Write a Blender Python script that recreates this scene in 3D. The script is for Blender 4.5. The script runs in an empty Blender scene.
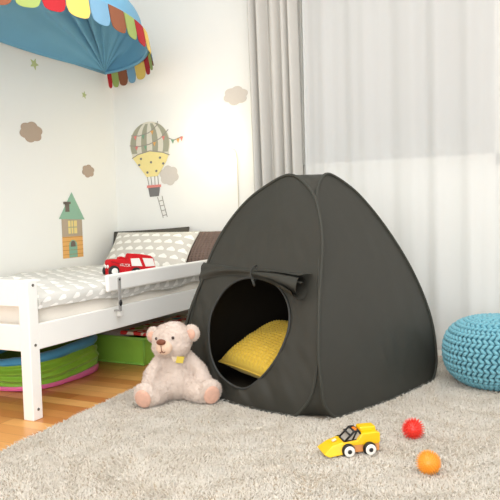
import bpy, bmesh, math, random
import numpy as np
from mathutils import Vector, Matrix, Euler, noise

random.seed(7)
rng = np.random.default_rng(11)
PI = math.pi
scene = bpy.context.scene
C = scene.collection

# ------------------------------------------------------------------ camera, world, lights, exposure
cam_data = bpy.data.cameras.new('camera')
cam = bpy.data.objects.new('camera', cam_data)
C.objects.link(cam)
YAW, PITCH, ROLL, FPX = -0.468535, 0.0586655, -0.0272904, 679.28
fw = Vector((math.sin(YAW) * math.cos(PITCH), math.cos(YAW) * math.cos(PITCH), -math.sin(PITCH)))
rt = Vector((math.cos(YAW), -math.sin(YAW), 0))
up = rt.cross(fw)
r2 = math.cos(ROLL) * rt + math.sin(ROLL) * up
u2 = -math.sin(ROLL) * rt + math.cos(ROLL) * up
M = Matrix((r2, u2, -fw)).transposed().to_4x4()
M.translation = (2.73482, -3.52596, 0.77115)
cam.matrix_world = M
cam_data.sensor_width = 36
cam_data.sensor_fit = 'HORIZONTAL'
cam_data.lens = FPX / 500 * 36
cam_data.clip_start = 0.05
scene.camera = cam

world = bpy.data.worlds.new('world')
scene.world = world
world.use_nodes = True
wb_ = world.node_tree.nodes['Background']
wb_.inputs[0].default_value = (0.95, 0.98, 1.0, 1)
wb_.inputs[1].default_value = 1.35


def area(name, loc, target, size, power, col):
    d = bpy.data.lights.new(name, 'AREA')
    d.shape = 'SQUARE'
    d.size = size
    d.energy = power
    d.color = col
    o = bpy.data.objects.new(name, d)
    C.objects.link(o)
    o.location = loc
    o.rotation_euler = (Vector(target) - Vector(loc)).to_track_quat('-Z', 'Y').to_euler()
    return o


area('softbox_light', (2.7, -4.9, 1.3), (1.3, -0.4, 0.5), 2.2, 41, (0.92, 0.965, 1.0))
area('overhead_fill', (1.9, -1.9, 2.42), (1.9, -1.9, 0), 2.2, 34, (0.92, 0.965, 1.0))  # added fill from above for floor and rug, no actual lamp

vs = scene.view_settings
vs.view_transform = 'Standard'
vs.look = 'None'
vs.exposure = 0.14
vs.gamma = 1.0
vs.use_curve_mapping = False


# ------------------------------------------------------------------ materials
def lin(c):
    out = []
    for v in c[:3]:
        v = v / 255.0
        out.append(v / 12.92 if v <= 0.04045 else ((v + 0.055) / 1.055) ** 2.4)
    return tuple(out) + (1.0,)


class NT:
    def __init__(s, m):
        s.t = m.node_tree
        s.n = s.t.nodes
        s.l = s.t.links
        s.bsdf = s.n['Principled BSDF']

    def node(s, typ, **kw):
        n = s.n.new(typ)
        for k, v in kw.items():
            setattr(n, k, v)
        return n

    def put(s, sock, v):
        if isinstance(v, bpy.types.NodeSocket):
            s.l.new(v, sock)
        else:
            sock.default_value = v

    def m(s, op, a, b=None, c=None):
        n = s.node('ShaderNodeMath', operation=op)
        s.put(n.inputs[0], a)
        if b is not None:
            s.put(n.inputs[1], b)
        if c is not None:
            s.put(n.inputs[2], c)
        return n.outputs[0]

    def mix(s, f, a, b):
        n = s.node('ShaderNodeMix', data_type='RGBA')
        s.put(n.inputs[0], f)
        s.put(n.inputs[6], a)
        s.put(n.inputs[7], b)
        return n.outputs[2]

    def noise(s, scale, detail=3, vec=None, dist=0):
        n = s.node('ShaderNodeTexNoise')
        n.inputs['Scale'].default_value = scale
        n.inputs['Detail'].default_value = detail
        n.inputs['Distortion'].default_value = dist
        if vec is not None:
            s.l.new(vec, n.inputs['Vector'])
        return n.outputs[0]

    def obj(s):
        return s.node('ShaderNodeTexCoord').outputs['Object']

    def uv(s):
        return s.node('ShaderNodeTexCoord').outputs['UV']

    def xyz(s, v):
        n = s.node('ShaderNodeSeparateXYZ')
        s.l.new(v, n.inputs[0])
        return n.outputs

    def bump(s, h, strength=0.3, dist=0.01):
        n = s.node('ShaderNodeBump')
        n.inputs['Strength'].default_value = strength
        n.inputs['Distance'].default_value = dist
        s.l.new(h, n.inputs['Height'])
        s.l.new(n.outputs[0], s.bsdf.inputs['Normal'])


def mat(name, col, rough=0.6, var=0.0, vscale=20, bump=0.0, bscale=80, sheen=0.0, spec=0.4, sss=0.0, emit=None, estr=0.0, coat=0.0):
    m = bpy.data.materials.new(name)
    m.use_nodes = True
    t = NT(m)
    b = t.bsdf
    c = lin(col)
    b.inputs['Roughness'].default_value = rough
    b.inputs['Specular IOR Level'].default_value = spec
    if var > 0:
        n = t.noise(vscale, 4, t.obj())
        lo = tuple(max(0, x * (1 - var)) for x in c[:3]) + (1,)
        hi = tuple(min(1, x * (1 + var)) for x in c[:3]) + (1,)
        t.l.new(t.mix(n, lo, hi), b.inputs['Base Color'])
    else:
        b.inputs['Base Color'].default_value = c
    if bump > 0:
        t.bump(t.noise(bscale, 4, t.obj()), bump, 0.006)
    if sheen:
        b.inputs['Sheen Weight'].default_value = sheen
        b.inputs['Sheen Roughness'].default_value = 0.4
    if sss:
        b.inputs['Subsurface Weight'].default_value = sss
        b.inputs['Subsurface Radius'].default_value = (0.02, 0.012, 0.008)
    if coat:
        b.inputs['Coat Weight'].default_value = coat
    if emit:
        b.inputs['Emission Color'].default_value = lin(emit)
        b.inputs['Emission Strength'].default_value = estr
    return m


def cloud_mat(name, base, white, cw, ch, rot):
    m = bpy.data.materials.new(name)
    m.use_nodes = True
    t = NT(m)
    mp = t.node('ShaderNodeMapping')
    t.l.new(t.uv(), mp.inputs[0])
    mp.inputs['Rotation'].default_value = (0, 0, rot)
    o = t.xyz(mp.outputs[0])
    y = t.m('DIVIDE', o[1], ch)
    row = t.m('FLOOR', y)
    x = t.m('ADD', t.m('DIVIDE', o[0], cw), t.m('MULTIPLY', row, 0.5))
    fx = t.m('SUBTRACT', t.m('FRACT', x), 0.5)
    fy = t.m('SUBTRACT', t.m('FRACT', y), 0.45)
    asp = ch / cw
    best = None
    for cx, cy, r in ((-0.19, 0.0, 0.165), (0.03, 0.08, 0.225), (0.22, 0.0, 0.155)):
        dx = t.m('SUBTRACT', fx, cx)
        dy = t.m('MULTIPLY', t.m('SUBTRACT', fy, cy), asp)
        d = t.m('SUBTRACT', t.m('SQRT', t.m('ADD', t.m('MULTIPLY', dx, dx), t.m('MULTIPLY', dy, dy))), r)
        best = d if best is None else t.m('MINIMUM', best, d)
    ins = t.m('LESS_THAN', best, 0.0)
    flat = t.m('GREATER_THAN', fy, -0.14)
    t.l.new(t.mix(t.m('MULTIPLY', ins, flat), lin(base), lin(white)), t.bsdf.inputs['Base Color'])
    t.bsdf.inputs['Roughness'].default_value = 0.85
    t.bsdf.inputs['Specular IOR Level'].default_value = 0.15
    t.bump(t.noise(300, 2, t.obj()), 0.15, 0.002)
    return m


def wood_floor():
    m = bpy.data.materials.new('oak strip floor')
    m.use_nodes = True
    t = NT(m)
    o = t.xyz(t.obj())
    W, Ln = 0.072, 0.62
    y = t.m('DIVIDE', o[1], W)
    row = t.m('FLOOR', y)
    wn = t.node('ShaderNodeTexWhiteNoise', noise_dimensions='1D')
    t.l.new(row, wn.inputs['W'])
    x = t.m('ADD', t.m('DIVIDE', o[0], Ln), t.m('MULTIPLY', wn.outputs[0], 7.0))
    col_i = t.m('FLOOR', x)
    wn2 = t.node('ShaderNodeTexWhiteNoise', noise_dimensions='2D')
    cb = t.node('ShaderNodeCombineXYZ')
    t.l.new(row, cb.inputs[0])
    t.l.new(col_i, cb.inputs[1])
    t.l.new(cb.outputs[0], wn2.inputs['Vector'])
    mp = t.node('ShaderNodeMapping')
    t.l.new(t.obj(), mp.inputs[0])
    mp.inputs['Scale'].default_value = (1.2, 14, 1)
    grain = t.noise(5, 6, mp.outputs[0], 0.6)
    base = t.mix(wn2.outputs[0], lin((182, 104, 48)), lin((246, 190, 116)))
    c2 = t.mix(t.m('MULTIPLY', grain, 0.42), base, lin((172, 104, 52)))
    fy = t.m('FRACT', y)
    fx = t.m('FRACT', x)
    gap = t.m('MAXIMUM', t.m('LESS_THAN', fy, 0.025), t.m('LESS_THAN', fx, 0.004))
    t.l.new(t.mix(t.m('MULTIPLY', gap, 0.55), c2, lin((110, 62, 30))), t.bsdf.inputs['Base Color'])
    t.bsdf.inputs['Roughness'].default_value = 0.33
    t.bsdf.inputs['Specular IOR Level'].default_value = 0.45
    t.bump(grain, 0.05, 0.003)
    return m


def sheer_mat(name, col, transp, transl):
    m = bpy.data.materials.new(name)
    m.use_nodes = True
    nt = m.node_tree
    nt.nodes.remove(nt.nodes['Principled BSDF'])
    out = nt.nodes['Material Output']
    d = nt.nodes.new('ShaderNodeBsdfDiffuse')
    tl = nt.nodes.new('ShaderNodeBsdfTranslucent')
    tp = nt.nodes.new('ShaderNodeBsdfTransparent')
    for n in (d, tl):
        n.inputs['Color'].default_value = lin(col)
    a = nt.nodes.new('ShaderNodeMixShader')
    b = nt.nodes.new('ShaderNodeMixShader')
    a.inputs[0].default_value = transl
    b.inputs[0].default_value = transp
    nt.links.new(d.outputs[0], a.inputs[1])
    nt.links.new(tl.outputs[0], a.inputs[2])
    nt.links.new(a.outputs[0], b.inputs[1])
    nt.links.new(tp.outputs[0], b.inputs[2])
    nt.links.new(b.outputs[0], out.inputs[0])
    return m


def glass_mat():
    m = bpy.data.materials.new('window glass')
    m.use_nodes = True
    b = m.node_tree.nodes['Principled BSDF']
    b.inputs['Base Color'].default_value = (0.95, 0.97, 0.97, 1)
    b.inputs['Transmission Weight'].default_value = 1
    b.inputs['Roughness'].default_value = 0.0
    b.inputs['IOR'].default_value = 1.45
    return m


def mat_print():
    """cream play mat print with red, green and teal blobs"""
    m = bpy.data.materials.new('play mat print')
    m.use_nodes = True
    t = NT(m)
    v = t.node('ShaderNodeTexVoronoi')
    v.inputs['Scale'].default_value = 13
    t.l.new(t.obj(), v.inputs['Vector'])
    inside = t.m('LESS_THAN', v.outputs['Distance'], 0.46)
    ring = t.m('LESS_THAN', v.outputs['Distance'], 0.2)
    h = t.xyz(v.outputs['Color'])
    c = t.mix(t.m('GREATER_THAN', h[0], 0.4), lin((214, 58, 56)), lin((136, 188, 76)))
    c = t.mix(t.m('GREATER_THAN', h[0], 0.72), c, lin((70, 156, 176)))
    c = t.mix(ring, c, lin((245, 238, 220)))
    t.l.new(t.mix(inside, lin((238, 230, 212)), c), t.bsdf.inputs['Base Color'])
    t.bsdf.inputs['Roughness'].default_value = 0.6
    return m


def knit_mat(name, col, dark):
    m = bpy.data.materials.new(name)
    m.use_nodes = True
    t = NT(m)
    n = t.noise(120, 3, t.obj())
    t.l.new(t.mix(n, lin(dark), lin(col)), t.bsdf.inputs['Base Color'])
    t.bsdf.inputs['Roughness'].default_value = 0.85
    t.bsdf.inputs['Sheen Weight'].default_value = 0.2
    t.bsdf.inputs['Specular IOR Level'].default_value = 0.15
    t.bump(t.noise(420, 3, t.obj()), 0.35, 0.003)
    return m


WALL = mat('warm white wall paint', (245, 244, 238), 0.75, 0.01, 6, 0.04, 160, spec=0.2)
CEIL = mat('white ceiling paint', (245, 244, 240), 0.8, spec=0.2)
WHITE = mat('white lacquered wood', (248, 247, 242), 0.38, 0.01, 8)
TRIM = mat('white trim paint', (240, 238, 230), 0.45)
SHEET = mat('cream cotton sheet', (245, 238, 226), 0.85, 0.02, 10, 0.12, 40, spec=0.15)
STEEL = mat('brushed steel', (150, 148, 145), 0.35)
STEEL.node_tree.nodes['Principled BSDF'].inputs['Metallic'].default_value = 0.9
BLACKP = mat('black plastic', (28, 27, 26), 0.4)
BOLT = mat('dark bolt', (95, 92, 82), 0.4)
FLOORM = wood_floor()
TENT = mat('charcoal nylon', (57, 56, 50), 0.52, 0.03, 40, 0.12, 26, spec=0.24)
LINING = mat('blackout coating', (50, 45, 37), 0.45, spec=0.3)
BIND = mat('dark olive binding tape', (56, 56, 49), 0.7, bump=0.2, bscale=400)
RUGB = mat('rug backing', (186, 172, 152), 0.95, 0.1, 30)


# ------------------------------------------------------------------ mesh helpers
class MB:
    def __init__(s):
        s.v, s.f, s.mi, s.uv = [], [], [], {}
        s.sm = []

    def add(s, vs, fs, mi=0, uv=None, smooth=True):
        o = len(s.v)
        s.v += [tuple(p) for p in vs]
        for f in fs:
            s.f.append(tuple(i + o for i in f))
            s.mi.append(mi)
            s.sm.append(smooth)
        if uv is not None:
            for i, p in enumerate(uv):
                s.uv[o + i] = p
        return s

    def box(s, c, d, bev=0.004, rot=None, mi=0, seg=2):
        bm = bmesh.new()
        bmesh.ops.create_cube(bm, size=1)
        for v in bm.verts:
            v.co = Vector((v.co.x * d[0], v.co.y * d[1], v.co.z * d[2]))
        if bev > 0:
            bmesh.ops.bevel(bm, geom=bm.edges[:], offset=bev, segments=seg, profile=0.5, affect='EDGES')
        R = Euler(rot).to_matrix() if rot else Matrix.Identity(3)
        bm.verts.index_update()
        vs = [R @ v.co + Vector(c) for v in bm.verts]
        fs = [[v.index for v in f.verts] for f in bm.faces]
        bm.free()
        return s.add(vs, fs, mi, smooth=False)

    def span(s, a, b, bev=0.004, mi=0):
        a, b = Vector(a), Vector(b)
        return s.box((a + b) / 2, [abs(x) for x in (b - a)], bev, None, mi)

    def tube(s, path, r, n=8, closed=False, mi=0, caps=True, flat=1.0):
        P = [Vector(p) for p in path]
        N = len(P)
        rad = r if isinstance(r, (list, tuple)) else [r] * N
        T = []
        for i in range(N):
            a = P[i - 1] if (i > 0 or closed) else P[i]
            b = P[(i + 1) % N] if (i < N - 1 or closed) else P[i]
            T.append((b - a).normalized() if (b - a).length > 1e-9 else Vector((0, 0, 1)))
        ref = Vector((0, 0, 1)) if abs(T[0].z) < 0.9 else Vector((1, 0, 0))
        nn = T[0].cross(ref).normalized()
        vs = []
        for i in range(N):
            nn = (nn - T[i] * nn.dot(T[i]))
            nn = nn.normalized() if nn.length > 1e-6 else T[i].orthogonal().normalized()
            bb = T[i].cross(nn)
            for j in range(n):
                a = 2 * PI * j / n
                vs.append(P[i] + rad[i] * (math.cos(a) * nn + flat * math.sin(a) * bb))
        fs = []
        for i in range(N if closed else N - 1):
            for j in range(n):
                i2 = (i + 1) % N
                fs.append((i * n + j, i * n + (j + 1) % n, i2 * n + (j + 1) % n, i2 * n + j))
        if not closed and caps:
            fs.append(tuple(range(n - 1, -1, -1)))
            fs.append(tuple((N - 1) * n + j for j in range(n)))
        return s.add(vs, fs, mi)

    def lathe(s, prof, c=(0, 0, 0), n=24, mi=0, axis='z', exps=2.0, sx=1, sy=1, cap=True):
        vs, fs = [], []
        for (r, z) in prof:
            for j in range(n):
                a = 2 * PI * j / n
                ca, sa = math.cos(a), math.sin(a)
                if exps != 2.0:
                    k = (abs(ca) ** exps + abs(sa) ** exps) ** (-1 / exps)
                    ca, sa = ca * k, sa * k
                p = (r * ca * sx, r * sa * sy, z)
                if axis == 'x':
                    p = (p[2], p[0], p[1])
                elif axis == 'y':
                    p = (p[0], -p[2], p[1])
                vs.append(Vector(p) + Vector(c))
        m = len(prof)
        for i in range(m - 1):
            for j in range(n):
                fs.append((i * n + j, i * n + (j + 1) % n, (i + 1) * n + (j + 1) % n, (i + 1) * n + j))
        if cap:
            fs.append(tuple(range(n - 1, -1, -1)))
            fs.append(tuple((m - 1) * n + j for j in range(n)))
        return s.add(vs, fs, mi)

    def ell(s, c, r, rot=None, nu=20, nv=12, mi=0):
        R = Euler(rot).to_matrix() if rot else Matrix.Identity(3)
        vs = [R @ Vector((0, 0, -r[2])) + Vector(c)]
        for i in range(1, nv):
            th = -PI / 2 + PI * i / nv
            for j in range(nu):
                a = 2 * PI * j / nu
                vs.append(R @ Vector((r[0] * math.cos(th) * math.cos(a), r[1] * math.cos(th) * math.sin(a), r[2] * math.sin(th))) + Vector(c))
        vs.append(R @ Vector((0, 0, r[2])) + Vector(c))
        fs = []
        for j in range(nu):
            fs.append((0, 1 + (j + 1) % nu, 1 + j))
            fs.append((len(vs) - 1, 1 + (nv - 2) * nu + j, 1 + (nv - 2) * nu + (j + 1) % nu))
        for i in range(nv - 2):
            for j in range(nu):
                a = 1 + i * nu
                fs.append((a + j, a + (j + 1) % nu, a + nu + (j + 1) % nu, a + nu + j))
        return s.add(vs, fs, mi)

    def grid(s, nu, nv, fn, uvf=None, mi=0, wrap=False, flip=False):
        vs = [fn(i / (nu - 1 if not wrap else nu), j / (nv - 1)) for j in range(nv) for i in range(nu)]
        fs = []
        for j in range(nv - 1):
            for i in range(nu if wrap else nu - 1):
                q = (j * nu + i, j * nu + (i + 1) % nu, (j + 1) * nu + (i + 1) % nu, (j + 1) * nu + i)
                fs.append(q[::-1] if flip else q)
        uv = [uvf(i / (nu - 1), j / (nv - 1)) for j in range(nv) for i in range(nu)] if uvf else None
        return s.add(vs, fs, mi, uv)

    def prism(s, poly, fn, d0, d1, mi=0):
        """2-D polygon extruded: fn(a, b, d) -> world point"""
        n = len(poly)
        vs = [fn(a, b, d0) for a, b in poly] + [fn(a, b, d1) for a, b in poly]
        fs = [tuple(range(n))[::-1], tuple(range(n, 2 * n))]
        for i in range(n):
            j = (i + 1) % n
            fs.append((i, j, n + j, n + i))
        return s.add(vs, fs, mi, smooth=False)

    def build(s, name, mats, parent=None, world=True):
        me = bpy.data.meshes.new(name)
        vs = s.v
        if parent is not None and world:
            inv = world_matrix(parent).inverted()
            vs = [tuple(inv @ Vector(p)) for p in vs]
        me.from_pydata(vs, [], s.f)
        mats = mats if isinstance(mats, (list, tuple)) else [mats]
        for m in mats:
            me.materials.append(m)
        me.polygons.foreach_set('material_index', s.mi)
        me.polygons.foreach_set('use_smooth', s.sm)
        if s.uv:
            l = me.uv_layers.new(name='UVMap')
            for lp in me.loops:
                l.data[lp.index].uv = s.uv.get(lp.vertex_index, (0, 0))
        me.update()
        o = bpy.data.objects.new(name, me)
        C.objects.link(o)
        if parent is not None:
            o.parent = parent
        return o


def world_matrix(o):
    m = Matrix.LocRotScale(o.location, o.rotation_euler, o.scale)
    return world_matrix(o.parent) @ m if o.parent else m


def tag(o, label, cat, group=None, kind=None):
    o['label'] = label
    o['category'] = cat
    if group:
        o['group'] = group
    if kind:
        o['kind'] = kind
    return o


def thing(name, label, cat, loc=(0, 0, 0), rz=0, group=None):
    o = bpy.data.objects.new(name, None)
    o.empty_display_size = 0.1
    C.objects.link(o)
    o.location = loc
    o.rotation_euler = (0, 0, rz)
    return tag(o, label, cat, group)


def struct(name, mb, m, parent=None):
    o = mb.build(name, m, parent)
    if parent is None:
        o['kind'] = 'structure'
    return o


def nz(x, y, z=0.0, s=1.0):
    return noise.noise(Vector((x * s, y * s, z * s)))


def catmull(pts, n=8, closed=True):
    P = [Vector(p) for p in pts]
    N = len(P)
    out = []
    for i in range(N if closed else N - 1):
        p0 = P[i - 1] if (closed or i > 0) else P[i]
        p1 = P[i]
        p2 = P[(i + 1) % N]
        p3 = P[(i + 2) % N] if (closed or i + 2 < N) else P[i + 1]
        for j in range(n):
            x = j / n
            out.append(0.5 * (2 * p1 + (p2 - p0) * x + (2 * p0 - 5 * p1 + 4 * p2 - p3) * x * x + (3 * p1 - p0 - 3 * p2 + p3) * x ** 3))
    if not closed:
        out.append(P[-1])
    return out


# ------------------------------------------------------------------ the room
RX, RY, RZ = 4.3, -5.4, 2.5
struct('floor', MB().span((-0.1, RY, -0.1), (RX + .1, 0.1, 0.0), 0), FLOORM)
struct('ceiling', MB().span((-0.1, RY, RZ), (RX + .1, 0.1, RZ + 0.1), 0), CEIL)
struct('wall_left', MB().span((-0.1, RY, 0), (0, 0.1, RZ), 0), WALL)
WX0, WX1, WZ0, WZ1 = 1.22, 3.3, 0.96, 2.25
wbk = MB()
wbk.span((0, 0, 0), (WX0, 0.12, RZ), 0).span((WX1, 0, 0), (RX, 0.12, RZ), 0)
wbk.span((WX0, 0, 0), (WX1, 0.12, WZ0), 0).span((WX0, 0, WZ1), (WX1, 0.12, RZ), 0)
struct('wall_back', wbk, WALL)
fr = MB()
for a, b in (((WX0, .05, WZ0), (WX0 + .06, .1, WZ1)), ((WX1 - .06, .05, WZ0), (WX1, .1, WZ1)), ((WX0, .05, WZ0), (WX1, .1, WZ0 + .06)),
             ((WX0, .05, WZ1 - .06), (WX1, .1, WZ1)), ((2.3, .05, WZ0), (2.37, .1, WZ1))):
    fr.span(a, b, 0.003)
win = struct('window_1', fr, TRIM)
MB().span((WX0 + .05, .07, WZ0 + .05), (WX1 - .05, .076, WZ1 - .05), 0).build('pane', glass_mat(), win)
struct('window_backdrop', MB().span((-2, 1.6, -1), (7, 1.8, 5), 0), mat('grey backdrop outside', (112, 111, 104), 0.9, 0.05, 3))  # added backdrop that keeps the window dim behind the sheer, no known building
struct('baseboard_back', MB().span((0.0, -0.014, 0.0), (RX, 0.0, 0.055), 0.003), TRIM)
struct('baseboard_left', MB().span((0.0, RY, 0.0), (0.014, -0.014, 0.055), 0.003), TRIM)

# ------------------------------------------------------------------ curtains
rod = MB().tube([(0.9, -0.075, 2.36), (3.5, -0.075, 2.36)], 0.012, 12)
rod.ell((0.89, -0.075, 2.36), (0.022, 0.022, 0.022)).ell((3.51, -0.075, 2.36), (0.022, 0.022, 0.022))
for x in (0.95, 2.2, 3.45):
    rod.span((x - .01, -0.075, 2.35), (x + .01, 0, 2.37), 0.002)
tag(rod.build('curtain_rod', STEEL), 'steel curtain rod high on the wall above the drape and sheer', 'curtain rod')


def drape_fn(u, v):
    z = 0.012 + 2.335 * v
    low = 1 - v
    x0 = 1.012 + 0.02 * low
    x1 = 1.318 + 0.012 * low
    uu = u + 0.018 * math.sin(9 * u + 2 * v)
    x = x0 + (x1 - x0) * uu
    ph = 2 * PI * 5.2 * (u + 0.03 * math.sin(7 * u))
    y = -0.10 + 0.042 * math.sin(ph) * (0.75 + 0.35 * math.sin(3.1 * u * 3)) + 0.008 * math.sin(2 * ph + 3 * v)
    x += 0.012 * math.cos(ph)
    return (x, y, z)


DR = mat('pale grey drape linen', (200, 197, 190), 0.85, 0.03, 30, 0.1, 300, spec=0.15)
o = MB().grid(150, 30, drape_fn).build('drape', DR)
so = o.modifiers.new('thick', 'SOLIDIFY')
so.thickness = 0.003
tag(o, 'pale grey gathered drape hanging between the wall lamp and the sheer', 'curtain')


def sheer_fn(u, v):
    z = 0.02 + 2.322 * v
    x = 1.338 + 2.1 * u
    a = 0.009 + 0.005 * math.sin(5 * u)
    y = -0.07 + a * math.sin(2 * PI * 11 * (u + 0.02 * math.sin(19 * u))) + 0.0035 * math.sin(2 * PI * 27 * u + 2 * math.sin(11 * u)) + 0.003 * nz(u * 9, v * 2)
    return (x, y, z)


sh = thing('sheer_curtain', 'white translucent sheer curtain covering the window behind the tent', 'curtain', (2.3, -0.07, 0))
MB().grid(340, 16, sheer_fn).build('panel', sheer_mat('white voile', (250, 250, 247), 0.26, 0.3), sh)
MB().grid(340, 2, lambda u, v: (sheer_fn(u, 0)[0], sheer_fn(u, 0)[1] - 0.003, 0.014 + 0.03 * v)).build('hem', mat('white hem', (244, 242, 234), 0.8), sh)

# ------------------------------------------------------------------ wall lamp
lp = thing('wall_lamp', 'glowing round white wall lamp left of the pale grey drape', 'lamp', (0.735, -0.005, 1.155))
LX, LZ = 0.735, 1.155
MB().lathe([(0.05, 0.0), (0.05, 0.02), (0.02, 0.03), (0.02, 0.05)], (LX, 0, LZ), 24, axis='y').build('wall_mount', WHITE, lp)
prof = [(0.012, 0.135)] + [(0.105 * math.sin(a), 0.075 + 0.06 * math.cos(a)) for a in [0.2, 0.5, 0.8, 1.1, 1.4, 1.7, 2.0, 2.3, 2.6]] + [(0.03, 0.022)]
MB().lathe(prof[::-1], (LX, 0, LZ), 32, axis='y').build('lamp_shade', mat('lit opal shade', (255, 244, 214), 0.5, emit=(255, 236, 190), estr=5.0), lp)
MB().tube(catmull([(LX + 0.05, -0.012, LZ - 0.01), (LX + 0.11, -0.01, LZ - 0.02), (LX + 0.148, -0.008, LZ - 0.06), (LX + 0.152, -0.007, LZ - 0.25),
                   (LX + 0.153, -0.007, LZ - 0.6), (LX + 0.155, -0.007, 0.1)], 6, False), 0.0032, 8).build('cord', mat('cream flex', (214, 208, 194), 0.5), lp)
pl = bpy.data.lights.new('wall_lamp_bulb', 'POINT')
pl.energy = 0.8
pl.color = (1.0, 0.9, 0.66)
pl.shadow_soft_size = 0.06
plo = bpy.data.objects.new('wall_lamp_bulb', pl)
C.objects.link(plo)
plo.location = (LX, -0.23, LZ)

# ------------------------------------------------------------------ wall stickers
BX = lambda px: 0.272 + (px - 150) / 133.0
BZ = lambda py: 1.327 - (py - 123) / 161.0
onback = lambda a, b, d: (a, -0.001 - d, b)
onleft = lambda a, b, d: (0.001 + d, a, b)


def circ(cx, cy, rx, ry, n=20, a0=0, a1=2 * PI):
    return [(cx + rx * math.cos(a0 + (a1 - a0) * i / n), cy + ry * math.sin(a0 + (a1 - a0) * i / n)) for i in range(n + (0 if abs(a1 - a0 - 2 * PI) < 1e-6 else 1))]


def cloud_poly(cx, cy, w, h):
    pts = []
    for i in range(60):
        a = 2 * PI * i / 60
        k = 0.84 + 0.16 * abs(math.sin(3 * a + 0.6))
        pts.append((cx + 0.5 * w * k * math.cos(a), cy + 0.5 * h * k * math.sin(a)))
    return pts


STK = {k: mat('sticker ' + k, c, 0.6, 0.04, 60) for k, c in dict(
    taupe=(186, 165, 146), palegrey=(214, 206, 196), sage=(170, 168, 146), cream=(226, 220, 202), yellow=(244, 226, 154), grey=(124, 122, 120),
    pink=(230, 140, 130), green=(130, 170, 140), orange=(234, 178, 104), teal=(146, 186, 160), brown=(184, 166, 144), dark=(116, 104, 94), star=(196, 204, 146), line=(158, 150, 140)).items()}


def sticker(name, label, cat, poly, fn, m, group=None):
    o = MB().prism(poly, fn, 0, 0.0012).build(name, m)
    return tag(o, label, cat, group)


sticker('cloud_sticker', 'taupe cloud wall sticker highest on the left wall, below the bigger green star', 'sticker', cloud_poly(-0.725, 1.228, 0.175, 0.115), onleft, STK['taupe'], 'wall stickers')
sticker('cloud_sticker', 'small taupe cloud wall sticker above the painted house near the corner', 'sticker', cloud_poly(-0.268, 1.034, 0.115, 0.08), onleft, STK['taupe'], 'wall stickers')
sticker('cloud_sticker', 'pale taupe cloud wall sticker above the wall lamp, beside the drape', 'sticker', cloud_poly(0.885, 1.435, 0.165, 0.11), onback, STK['palegrey'], 'wall stickers')


def star(cx, cy, r, rot):
    return [(cx + (r if i % 2 == 0 else r * .45) * math.cos(rot + PI * i / 5), cy + (r if i % 2 == 0 else r * .45) * math.sin(rot + PI * i / 5)) for i in range(10)]


sticker('star_sticker', 'bigger green star wall sticker under the blue canopy edge', 'sticker', star(-0.679, 1.602, 0.034, 1.2), onleft, STK['star'], 'wall stickers')
sticker('star_sticker', 'tiny green star wall sticker near the room corner below the canopy', 'sticker', star(-0.276, 1.489, 0.024, 1.4), onleft, STK['star'], 'wall stickers')

# house
hs = thing('house_sticker', 'tall narrow house wall sticker with green pointed roof above the bed', 'sticker', (0.001, -0.43, 0.518), 0, 'wall stickers')


def hp(name, poly, m, d):
    return MB().prism(poly, onleft, d, d + 0.0008).build(name, m, hs)


hp('lower_wall', [(-.518, .52), (-.343, .52), (-.343, .645), (-.518, .645)], STK['orange'], 0)
for i in range(5):
    z = .54 + .025 * i
    hp('plank_line', [(-.518, z), (-.343, z), (-.343, z + .0025), (-.518, z + .0025)], mat('sticker seam', (190, 128, 60), .6), .0008)
hp('upper_wall', [(-.518, .645), (-.343, .645), (-.343, .752), (-.518, .752)], STK['brown'], 0)
hp('roof', [(-.54, .75), (-.32, .742), (-.425, .905)], STK['teal'], .0008)
hp('chimney', [(-.485, .79), (-.45, .79), (-.45, .838), (-.485, .838)], STK['dark'], .0016)
hp('chimney_cap', [(-.498, .835), (-.437, .835), (-.437, .849), (-.498, .849)], STK['dark'], .0016)
wn_ = hp('window_frame', [(-.465, .662), (-.39, .662), (-.39, .738), (-.465, .738)], mat('sticker pale yellow', (236, 214, 140), .6), .0008)
for yy in (-.4425, -.42):
    hp('muntin', [(yy - .0025, .662), (yy + .0025, .662), (yy + .0025, .738), (yy - .0025, .738)], STK['sage'], .0016)
hp('muntin', [(-.465, .697), (-.39, .697), (-.39, .702), (-.465, .702)], STK['sage'], .0016)
hp('door_panel', [(-.465, .522), (-.395, .522), (-.395, .585)] + circ(-.43, .59, .035, .035, 10, 0, PI) + [(-.465, .585)], STK['teal'], .0008)
hp('door_window', [(-.45, .585), (-.41, .585)] + circ(-.43, .6, .02, .02, 8, 0, PI), STK['dark'], .0016)

# balloon
bl = thing('balloon_sticker', 'striped hot-air balloon wall sticker with a hanging rope ladder', 'sticker', (BX(151), -0.001, BZ(218)), 0, 'wall stickers')


def bp(name, poly, m, d, px=True):
    q = [(BX(a), BZ(b)) for a, b in poly] if px else poly
    return MB().prism(q, onback, d, d + 0.0008).build(name, m, bl)


def bline(name, pts, w, m, d):
    """thin ribbon along a polyline"""
    P = [Vector((BX(a), BZ(b))) for a, b in pts]
    L, R = [], []
    for i, p in enumerate(P):
        t = (P[min(i + 1, len(P) - 1)] - P[max(i - 1, 0)]).normalized()
        n = Vector((-t.y, t.x)) * w / 2
        L.append(p + n)
        R.append(p - n)
    mb = MB()
    for i in range(len(P) - 1):
        mb.prism([tuple(L[i]), tuple(L[i + 1]), tuple(R[i + 1]), tuple(R[i])], onback, d, d + 0.0006)
    return mb.build(name, m, bl)


bp('cloud', [(a, b) for a, b in cloud_poly(168, 176, 19, 20)], STK['palegrey'], 0)
env = [(132.5, 156)] + [(150 + 20.0 * math.sin(a), 144.0 - 22.5 * math.cos(a)) for a in [-1.9 + 3.8 * i / 30 for i in range(31)]] + [(168.5, 155)]
bp('envelope_top', env, STK['cream'], .0008)


def envx(k, y):
    h = max(0, 1 - ((y - 144.0) / 22.5) ** 2)
    return 150 + 20 * k * math.sqrt(h)


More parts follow.
